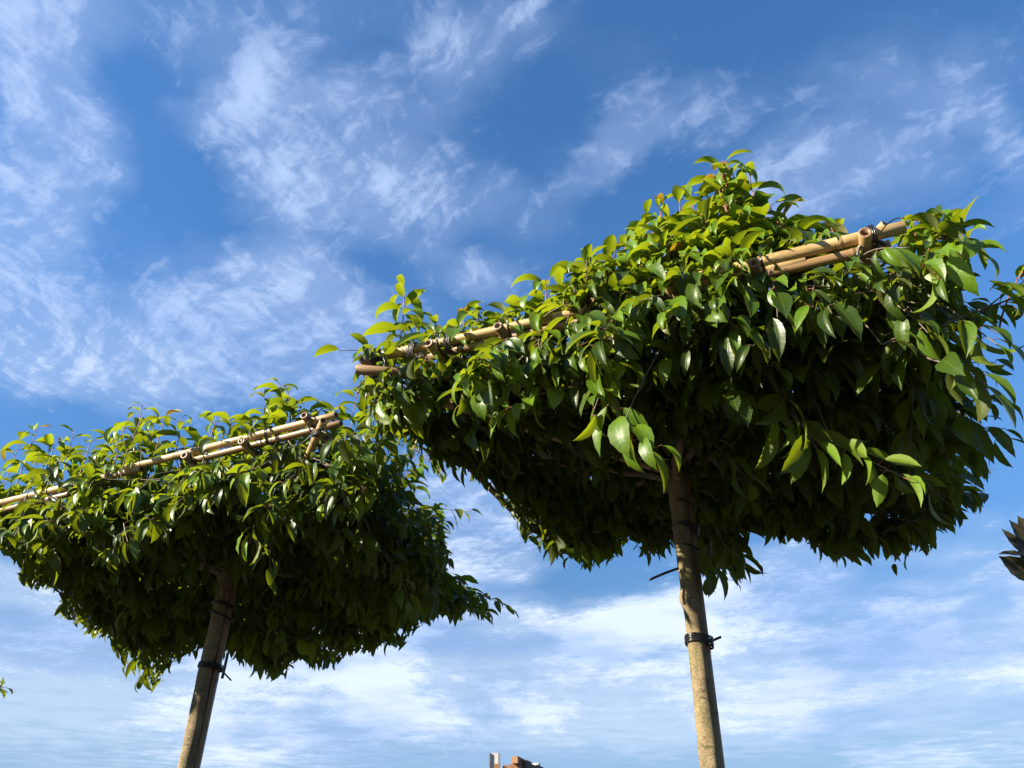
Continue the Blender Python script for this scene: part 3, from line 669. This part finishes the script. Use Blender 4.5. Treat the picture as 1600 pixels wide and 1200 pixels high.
# ---- crowns
def place_crown(parent, F, poly, seed, leafsize, counts, specials, hh=1., zlow=-.34):
    limbs = make_limbs(parent, F['top'], F, seed)
    cen = frame_point(F, F['L']/2, F['D']/2, ZF-.1); K = Crown(cen, poly, leafsize, seed); r = K.r; K.rail = F; K.gapline = F is FR
    L_, D_ = F['L'], F['D']; ov = .22
    def root(p):
        d = np.linalg.norm(limbs - p, axis=1); q = limbs[int(np.argmin(d + r.uniform(0, .05, len(d))))]; return q
    def twig(p, age=0):
        q = root(p); d = np.linalg.norm(q-p); k1 = len(K.L)
        if d > .06 and K.r.uniform() < .75:
            m = (p+q)/2 + r.normal(0, .03, 3); K.stems.append((bez(q, m, p, 7), .0035, 0, K.stems[-1][3], k1))
    U3, V3 = np.append(F['u'], 0), np.append(F['v'], 0)
    nt, nf, nb, ni, ns = counts
    tx, ty = F['top'][0], F['top'][1]
    def lift(p):
        q = min(1., max(0., (math.hypot(p[0]-tx, p[1]-ty)-.12)/.72)); la = ((p[0]-F['o'][0])*V3[1]-(p[1]-F['o'][1])*V3[0])/(U3[0]*V3[1]-U3[1]*V3[0]); return zlow*(.50 + .50*q)*(1-F['rise']*(1-min(1., max(0., la/(.62*L_)))))
    cph = r.uniform(0, 6.28, 6)
    def gap(p):      # foliage grows in clumps with hollows between them
        v = math.sin(p[0]*17+cph[0]+2*math.sin(p[2]*9+cph[3]))*math.sin(p[1]*15+cph[1]) + .8*math.sin(p[2]*24+cph[2]+3*math.sin(p[0]*8+cph[4])) + .5*math.sin((p[0]+p[1])*29+cph[5])
        return v < -.15 + r.normal(0, .15)
    for _ in range(nt):      # upright shoots off the top
        a_, b_ = r.uniform(-.12, L_+.2), r.uniform(-.08, D_+.15)
        p = frame_point(F, a_, b_, ZF-.04+r.uniform(-.05, .03)); h = r.uniform(.08, .22)*hh
        K.shoot(p, p + [r.normal(0, .035), r.normal(0, .035), h], r.integers(9, 13), r.uniform(.85, 1.1), r.uniform(0, .5), .25, 0, .1, fine=b_ < .6, bendm=1.15); twig(p)
    for _ in range(nf):      # front face
        a_ = r.uniform(-.22, L_+.28); b_ = r.uniform(-.16, .10); z = ZF - .03 - abs(r.normal(0, .12)) ; z = max(z, ZF-.27*(1-F['rise']*.8*(1-min(1., max(0., a_/(.62*L_))))))
        p = frame_point(F, a_, b_+.08, z)
        if gap(p): continue
        d = -V3*r.uniform(.03, .12) + U3*r.normal(0, .05) + [0, 0, r.uniform(-.11, .04)]
        K.shoot(p, p+d, r.integers(7, 11), r.uniform(.75, 1.1), r.uniform(0, .5), .28, .3, .1, bendm=1.25); twig(p)
    for _ in range(ns):      # the other sides
        sd = r.integers(0, 3); e = r.uniform(-.1, .16); z = ZF + r.uniform(zlow+.03, .02)
        if sd == 0: z = max(z, ZF+zlow*(1-F['rise']*.8)); p = frame_point(F, -e, r.uniform(-.1, D_+.1), z); o = -U3
        elif sd == 1: p = frame_point(F, L_+e, r.uniform(-.1, D_+.1), z); o = U3
        else: p = frame_point(F, r.uniform(-.1, L_+.1), D_+e, z); o = V3
        if gap(p): continue
        d = o*r.uniform(.06, .20) + r.normal(0, .05, 3) + [0, 0, r.uniform(-.10, .04)]
        K.shoot(p, p+d, r.integers(7, 12), r.uniform(.8, 1.1), r.uniform(0, .35), .7, .3, .1); twig(p)
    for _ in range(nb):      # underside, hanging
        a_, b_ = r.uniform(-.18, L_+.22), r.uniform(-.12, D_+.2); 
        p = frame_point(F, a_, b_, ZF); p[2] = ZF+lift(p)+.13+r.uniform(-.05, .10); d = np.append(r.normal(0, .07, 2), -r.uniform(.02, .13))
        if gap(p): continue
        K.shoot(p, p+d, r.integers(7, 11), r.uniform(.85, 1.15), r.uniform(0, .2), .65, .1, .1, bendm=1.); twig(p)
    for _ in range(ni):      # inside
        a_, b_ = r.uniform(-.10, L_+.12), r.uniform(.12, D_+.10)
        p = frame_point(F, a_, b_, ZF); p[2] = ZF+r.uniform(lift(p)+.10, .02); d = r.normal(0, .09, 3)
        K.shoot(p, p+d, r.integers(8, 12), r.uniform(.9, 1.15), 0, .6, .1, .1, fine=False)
    for sp_ in specials: sp_(K, F, twig)
    K.build(parent, [M_LEAF, M_TWIG], tuple(parent.location)); return K

def up(px, py, b=.02, n=11, size=.9, age=.75, dx=0, h=None, zb=None, droop=.12):
    def f(K, F, twig):
        t_ = frame_hit(F, px, py, b + (.07 if F is FL or px > 1150 else .02)); x0, y0 = px+dx, py
        base = t_.copy(); base[2] = (ZF-.03) if zb is None else zb
        base[0] -= F['u'][0]*dx*.0018; base[1] -= F['u'][1]*dx*.0018
        K.shoot(base, t_ - [0, 0, .03], n+4, size*1.34, age, droop, .0, .05, free=True, bendm=1.25, rad=.0030); twig(base)
    return f
def hang(px0, py0, px1, py1, b0, b1, n=8, size=1.1, age=.2, droop=1.0, bendm=.7, out=None, nb=None):
    def f(K, F, twig):
        a_, c_ = frame_hit(F, px0, py0, b0), frame_hit(F, px1, py1, b1)
        K.shoot(a_, c_, n, size, age, droop, .15, .15, free=True, bendm=bendm, out=out, nb=nb); twig(a_)
    return f
FR['rise'], FL['rise'] = .58, .25
FR['top'] = tuple(ptR[-1]); FL['top'] = tuple(ptL[-1])
NB = (.75, .15, .55)                # these show their pale undersides to the low sun
SPR = [*[up(x, y, b, 12, sz, .6, dx=dx) for x, y, b, sz, dx in ((1113, 262, .07, .8, 0), (1142, 258, .08, .75, 0), (1128, 252, .05, .7, 0), (1455, 345, .05, .7, -20), (1420, 345, .06, .7, -5), (1197, 305, .05, .85, -20), (1212, 335, .04, .85, -15), (1186, 350, .03, .85, -10), (1160, 300, .10, .85, -8), (1142, 285, .12, .8, 0), (1118, 275, .10, .8, 5), (1080, 305, .12, .85, 0), (1040, 315, .08, .8, 5), (1100, 335, .02, .85, 0), (1150, 345, .02, .85, -5), (1020, 352, .02, .85, 5), (1060, 342, .02, .85, 0), (1132, 315, .03, .85, 0), (1172, 372, .0, .85, 0), (985, 372, .02, .85, 5), (950, 398, .02, .8, 0), (1075, 375, .0, .9, 0), (1120, 375, .0, .9, 0), (1030, 385, .0, .9, 0), (1285, 360, .05, .8, 0))],
 up(1128, 240, .06, 13, .80), up(1170, 272, .03, 12, .95, dx=-25), up(1060, 295, .05, 11, .85), up(1030, 320, .02, 11, .9), up(1000, 345, .05, 10, .9),
 up(1092, 320, .04, 12, .9), up(1240, 352, .03, 10, .95), up(1262, 350, .05, 8, .9), up(1180, 330, .08, 10, .9), up(1430, 332, .03, 12, .75, dx=-12), up(1468, 352, .02, 10, .72, dx=-35),
 up(1490, 395, .0, 10, .75, dx=-30), up(930, 392, .03, 9, .95), up(905, 405, .06, 9, .9), up(855, 425, .03, 10, .95), up(880, 440, .0, 9, .9), up(820, 470, .05, 9, .8), up(795, 485, .03, 8, .9),
 up(748, 474, .04, 9, .75), up(725, 488, .06, 8, .8), up(681, 492, .06, 9, .65), up(632, 444, .03, 13, .85, dx=8), up(700, 505, .03, 8, .75), up(960, 385, .03, 10, .9), up(1300, 365, .12, 8, .9),
 up(1110, 300, .08, 11, .9), up(1150, 300, .08, 11, .9), up(1010, 330, .08, 9, .9), up(975, 375, .1, 9, 1.),
 hang(640, 560, 530, 548, .02, -.04, 7, .95, .3, .5, 1.2), hang(630, 590, 560, 610, .05, .0, 8, .85, .2, .9), hang(620, 620, 575, 650, .2, .2, 8, .85, .2, .9),
 *[hang(x+25, y-35, x, y, b, b-.02, 9, 1.0, .15, .7, .9) for x, y, b in ((665, 685, .35), (690, 705, .45), (712, 712, .55), (735, 722, .65), (757, 735, .8), (775, 748, .9), (700, 690, .5), (745, 705, .75), (790, 765, 1.0), (800, 790, 1.1), (815, 810, 1.2), (728, 700, .6))],
 hang(1560, 520, 1598, 425, .1, .05, 9, .75, .6, .1, .9), hang(1500, 520, 1600, 440, .15, .1, 6, .9, .3, .2, .9), hang(1480, 480, 1560, 540, .0, -.05, 8, 1.1, .3, .8, 1.2),
 hang(930, 570, 990, 690, .02, -.06, 9, 1.25, .45, .9, .9), hang(975, 660, 1025, 700, -.04, -.08, 7, 1.25, .45, .8, 1.), hang(960, 560, 925, 650, .0, -.05, 7, 1.1, .3, .9, 1.1),
 hang(880, 600, 790, 640, .0, -.06, 8, 1.0, .6, .7, 1.), hang(900, 560, 850, 570, .0, -.06, 8, 1.1, .6, .6, 1.2), hang(960, 520, 905, 540, .0, -.05, 8, 1.1, .5, .5, 1.2),
 *[hang(x, y-25, x+dx, y+25, .03, -.06, 8, sz, .3, .45, 1.2) for x, y, dx, sz in ((900, 480, -15, 1.1), (930, 468, 10, 1.2), (960, 462, -20, 1.2), (990, 455, 5, 1.25), (1020, 452, -10, 1.3), (1045, 446, 10, 1.3), (1075, 452, -5, 1.3), (1110, 440, 10, 1.35), (1135, 432, -10, 1.35), (1150, 440, 10, 1.3), (1205, 425, 5, .9), (1275, 455, -5, 1.1), (180, 745, 5, 1), (1000, 430, 0, 1.2), (950, 440, 0, 1.1), (1100, 420, 0, 1.3), (870, 470, 0, 1.))[:12] + ((1000, 430, 0, 1.2), (950, 440, 0, 1.1), (1100, 420, 0, 1.3))],
 hang(1225, 560, 1232, 660, .20, .20, 8, 1.3, .3, .9, .9, None, NB), hang(1240, 650, 1275, 700, .20, .20, 7, 1.35, .3, 1.2, .6, None, NB), hang(1300, 690, 1420, 750, .21, .23, 9, 1.2, .4, 1.3, .5, None, NB), hang(1200, 640, 1215, 670, .2, .2, 4, 1.25, .3, 1., .8, None, NB),
 hang(1130, 850, 1165, 885, .9, .9, 8, .95, .1, 1.1, .6), hang(1110, 840, 1112, 900, .8, .8, 7, 1.05, .1, 1.3, .5), hang(850, 830, 885, 850, 1.2, 1.2, 6, 1.2, .2, 1.3, .5), hang(900, 840, 925, 860, 1.2, 1.2, 6, 1.2, .3, 1.3, .5),
 hang(1280, 460, 1300, 490, -.02, -.06, 6, 1.1, .1, 1.1, .7), hang(1210, 440, 1215, 500, -.02, -.05, 6, 1.2, .1, 1.2, .6), hang(1150, 470, 1140, 530, .0, -.03, 7, 1.2, .1, 1.2, .6),
 hang(1390, 470, 1450, 520, .0, -.03, 8, 1.2, .2, 1.1, .9), hang(1450, 560, 1540, 600, .0, -.03, 8, 1.2, .2, 1.0, .9), hang(1480, 640, 1570, 690, .3, .3, 9, 1.1, .1, .9, .9)]
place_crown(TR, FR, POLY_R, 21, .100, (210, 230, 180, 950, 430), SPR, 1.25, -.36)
SPL = [up(62, 660, .04, 10, .95, dx=-8), up(35, 680, .02, 9, 1.), up(118, 668, .05, 9, .95), up(145, 680, .04, 8, .9), up(226, 625, .02, 13, .9, dx=25), up(200, 650, .05, 10, .9), up(262, 640, .04, 11, .9),
 up(285, 645, .05, 9, .95), up(340, 645, .04, 10, .95), up(365, 648, .03, 9, .95), up(440, 592, .05, 14, .85), up(420, 612, .08, 11, .9), up(460, 620, .04, 10, .85), up(500, 632, .06, 9, .9), up(530, 625, .10, 10, .85),
 up(560, 600, .35, 12, .95), up(590, 610, .5, 11, 1.), up(620, 630, .6, 10, 1.05), up(648, 640, .8, 10, 1.05), up(400, 645, .06, 9, .9), up(180, 675, .03, 9, .9), up(90, 680, .02, 9, 1.),
 hang(640, 790, 735, 800, 1.0, 1.05, 9, .95, .3, .6), hang(650, 900, 745, 925, 1.5, 1.6, 10, .95, .1, .9), hang(720, 920, 798, 950, 1.7, 1.8, 10, .75, .2, .7),
 hang(360, 990, 480, 1000, 1.4, 1.3, 10, 1.35, .35, 1.3, .5), hang(460, 1010, 590, 980, 1.4, 1.5, 12, 1.0, .35, 1.2, .6), hang(215, 1010, 235, 1050, 1.3, 1.3, 8, 1.2, .25, 1.4, .5), hang(80, 880, 50, 890, .9, .9, 6, 1.2, .25, 1.3, .5),
 hang(280, 990, 270, 1010, 1.4, 1.4, 7, 1.0, .1, 1.1, .5), hang(400, 810, 390, 850, .1, .05, 6, 1.05, .5, .8, 1.), hang(300, 800, 270, 820, .1, .05, 6, 1., .5, .7, 1.), hang(330, 740, 280, 760, .0, -.05, 8, 1.1, .5, .6, 1.1), hang(180, 830, 120, 840, .3, .25, 8, 1., .5, .7, 1.), hang(640, 700, 690, 740, .9, .9, 9, 1., .6, .7, 1.)]
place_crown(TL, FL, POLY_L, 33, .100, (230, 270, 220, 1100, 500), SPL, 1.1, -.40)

# ================================================================== NEIGHBOURING TREES JUST ENTERING THE PICTURE
def edge_tree(name, label, trunk_xy, ztop, leafmat, leaf, mat, vis, limit, seed, cen, spread, nsh, group=None):
    E = empty(name, (trunk_xy[0], trunk_xy[1], 0)); tag(E, label, 'tree', group)
    p0 = np.array([*trunk_xy, 0.]); pts = [p0, p0+[.01, 0, ztop*.5], p0 + [0, .01, ztop]]
    trunk_mesh('trunk', E, pts, [.06, .05, .035], mat, (), seed)
    K = Crown(np.array(cen), limit, leaf, seed); r = K.r
    for _ in range(nsh):
        d = nrm(r.normal(0, 1, 3)); p = np.array(cen) + d*np.array(spread)*r.uniform(.3, 1)**.5
        q = p + d*r.uniform(.08, .16) + [0, 0, .04]
        K.stems.append((bez(p0 + [0, 0, ztop*r.uniform(.75, 1)], (p0 + [0, 0, ztop] + p)/2, p, 7), .006, 0, len(K.L), len(K.L)+5)); K.shoot(p, q, r.integers(6, 9), 1, .1, .3, .1, .1, rad=.004)
    for (a_, c_, n_, s_, dr) in vis: K.shoot(a_, c_, n_, s_, .1, dr, .1, .15, free=True, rad=.004)
    K.build(E, [leafmat, M_TWIG], tuple(E.location)); return E
yM = 3.2
LIM_R = [(1602, 600), (2600, 600), (2600, 1150), (1602, 1150)]
ME = edge_tree('magnolia_tree', 'brown-green broad-leaved tree showing only a few leathery leaves at the right edge', (2.85, 3.35), 2.2, M_MAG, .17, M_BARK,
   [], LIM_R, 61, (2.72, 3.3, 2.35), (.42, .42, .38), 70)
# four leathery leaves at the picture's edge, each real size
cr = ME.children[1] if 'crown' in ME.children[1].name else ME.children[0]
K = Crown(np.array([2.8, 3.3, 2.3]), None, .17, 5)
for (x0, y0, x1, y1, wd, bd, nn_) in ((1606, 868, 1567, 826, .30, .25, (-.3, -.9, .1)), (1610, 860, 1579, 812, .42, .2, (.2, -.9, -.3)), (1612, 872, 1562, 859, .36, .5, (0, -.7, .7)), (1622, 905, 1564, 870, .50, .3, (.1, -.8, -.5)), (1618, 850, 1592, 806, .5, .3, (-.2, -.9, -.2)), (1620, 890, 1590, 840, .6, .2, (0, -1, -.1))):
    a_, c_ = at_y(x0, y0, yM), at_y(x1, y1, yM-.03); le = np.linalg.norm(c_-a_)*1.03
    K.L.append((a_, nrm(c_-a_), np.array(nn_, float), le, le*wd*1.1, bd*.6, .3, .03, .5, .1, True, True)); K.pet.append((a_+[.01, 0, 0], a_, .1))
K.stems.append((bez([2.85, 3.35, 2.1], [2.5, 3.3, 2.1], at_y(1610, 872, yM), 7), .006, 0, 0, 6))
# join these into the crown mesh itself
tmp = K.build(ME, [M_MAG, M_TWIG], tuple(ME.location)); 
def join(dst, src):
    import bmesh
    bm = bmesh.new(); bm.from_mesh(dst.data); bm.from_mesh(src.data); bm.to_mesh(dst.data); bm.free()
    bpy.data.objects.remove(src, do_unlink=True)
join([c for c in ME.children if c.name.startswith('crown') and c != tmp][0], tmp)
LIM_L = [(-1500, 900), (11, 1056), (11, 1098), (-1500, 1190)]
edge_tree('shade_tree', 'small-leaved green tree showing only a leaf tip at the left edge', (-3.75, 4.55), 2.1, M_LEAF, .075, M_BARK,
   [(at_y(-14, 1086, 4.3), at_y(4, 1074, 4.25), 7, .9, .4), (at_y(-30, 1070, 4.3), at_y(-6, 1066, 4.28), 6, 1., .2)], LIM_L, 71, (-3.75, 4.5, 2.35), (.5, .5, .30), 120)

# ================================================================== TIMBER PERGOLA AND WHITE COLUMN FAR BEHIND
yB = 14.0
def bpt(px, py, y=yB): return at_y(px, py, y)
WC = empty('white_column', tuple(np.append(bpt(772.5, 1200, yB+.5)[:2], 0))); tag(WC, 'white column with grey sides standing behind the brown timber pergola', 'column')
def px_box(mb, x0, x1, ytop, y, depth, zbot=0., mi=0):
    a_, c_ = at_y(x0, ytop, y), at_y(x1, ytop, y); wdt = c_[0]-a_[0]
    mb.box(((a_[0]+c_[0])/2, y+depth/2, (a_[2]+zbot)/2), (wdt, depth, a_[2]-zbot), 0, mi)
mb = MB(); px_box(mb, 766.2, 778.2, 1176.3, yB+.5, .20); mb.build('face_panel', [M_WHITE], WC, tuple(WC.location), smooth=False)
for (x0, x1) in ((763.8, 766.1), (778.3, 781.6)):
    mb = MB(); px_box(mb, x0, x1, 1176, yB+.47, .26); mb.build('side_profile', [M_GREYP], WC, tuple(WC.location), smooth=False)
PG = empty('timber_pergola', tuple(np.append(bpt(800, 1200)[:2], 0))); tag(PG, 'brown timber pergola with a projecting beam, low behind the two trees', 'pergola')
for (x0, x1, yt, dy, m_) in ((772, 781.6, 1193.4, 0, M_TIMB), (785.5, 795, 1195.4, .05, M_TIMB), (795.8, 806, 1194, .02, M_TIMB), (806.3, 815.8, 1190.6, -.02, M_TIMB)):
    mb = MB(); px_box(mb, x0, x1, yt, yB+dy, .13); mb.build('post', [m_], PG, tuple(PG.location), smooth=False)
mb = MB(); z_ = bpt(790, 1197)[2]; a_, c_ = bpt(783, 1197), bpt(812, 1197); mb.box(((a_[0]+c_[0])/2, yB+.20, z_-.12), (c_[0]-a_[0], .1, .14)); mb.build('rail', [M_TIMBG], PG, tuple(PG.location), smooth=False)
# the beam: its sawn end faces the camera, it runs away to the right
def run(mb, px0, py0, px1, y, az, Ln, dz=0, mi=0, h=None):
    a_, c_ = at_y(px0, py0, y), at_y(px1, py0, y); wd = c_[0]-a_[0]; hh_ = h or wd
    d = np.array([math.sin(az), math.cos(az)]); mid = np.array([(a_[0]+c_[0])/2, y]) + d*Ln/2
    mb.box((mid[0], mid[1], a_[2]-hh_/2), (wd, Ln, hh_), -az, mi)
mb = MB(); run(mb, 799.3, 1181.3, 809, yB-.15, R(15), 3.0, h=.105); mb.build('beam', [M_TIMB], PG, tuple(PG.location), smooth=False)
mb = MB(); run(mb, 811, 1187.0, 822, yB+.1, R(17), 3.2, h=.16); mb.build('beam', [M_TIMBG], PG, tuple(PG.location), smooth=False)
mb = MB(); a_, c_ = bpt(828, 1194.6, yB+.2), bpt(843.4, 1194.2, yB+.1); mb.tube([a_, (a_+c_)/2, c_], .021, 14); mb.build('pipe', [M_WHITE], PG, tuple(PG.location))
mb = MB(); px_box(mb, 836, 842, 1197, yB+1.6, .13); mb.build('post', [M_TIMBG], PG, tuple(PG.location), smooth=False)

C.render.engine = 'CYCLES'
C.cycles.max_bounces = 4; C.cycles.diffuse_bounces = 1; C.cycles.transmission_bounces = 4; C.cycles.glossy_bounces = 3
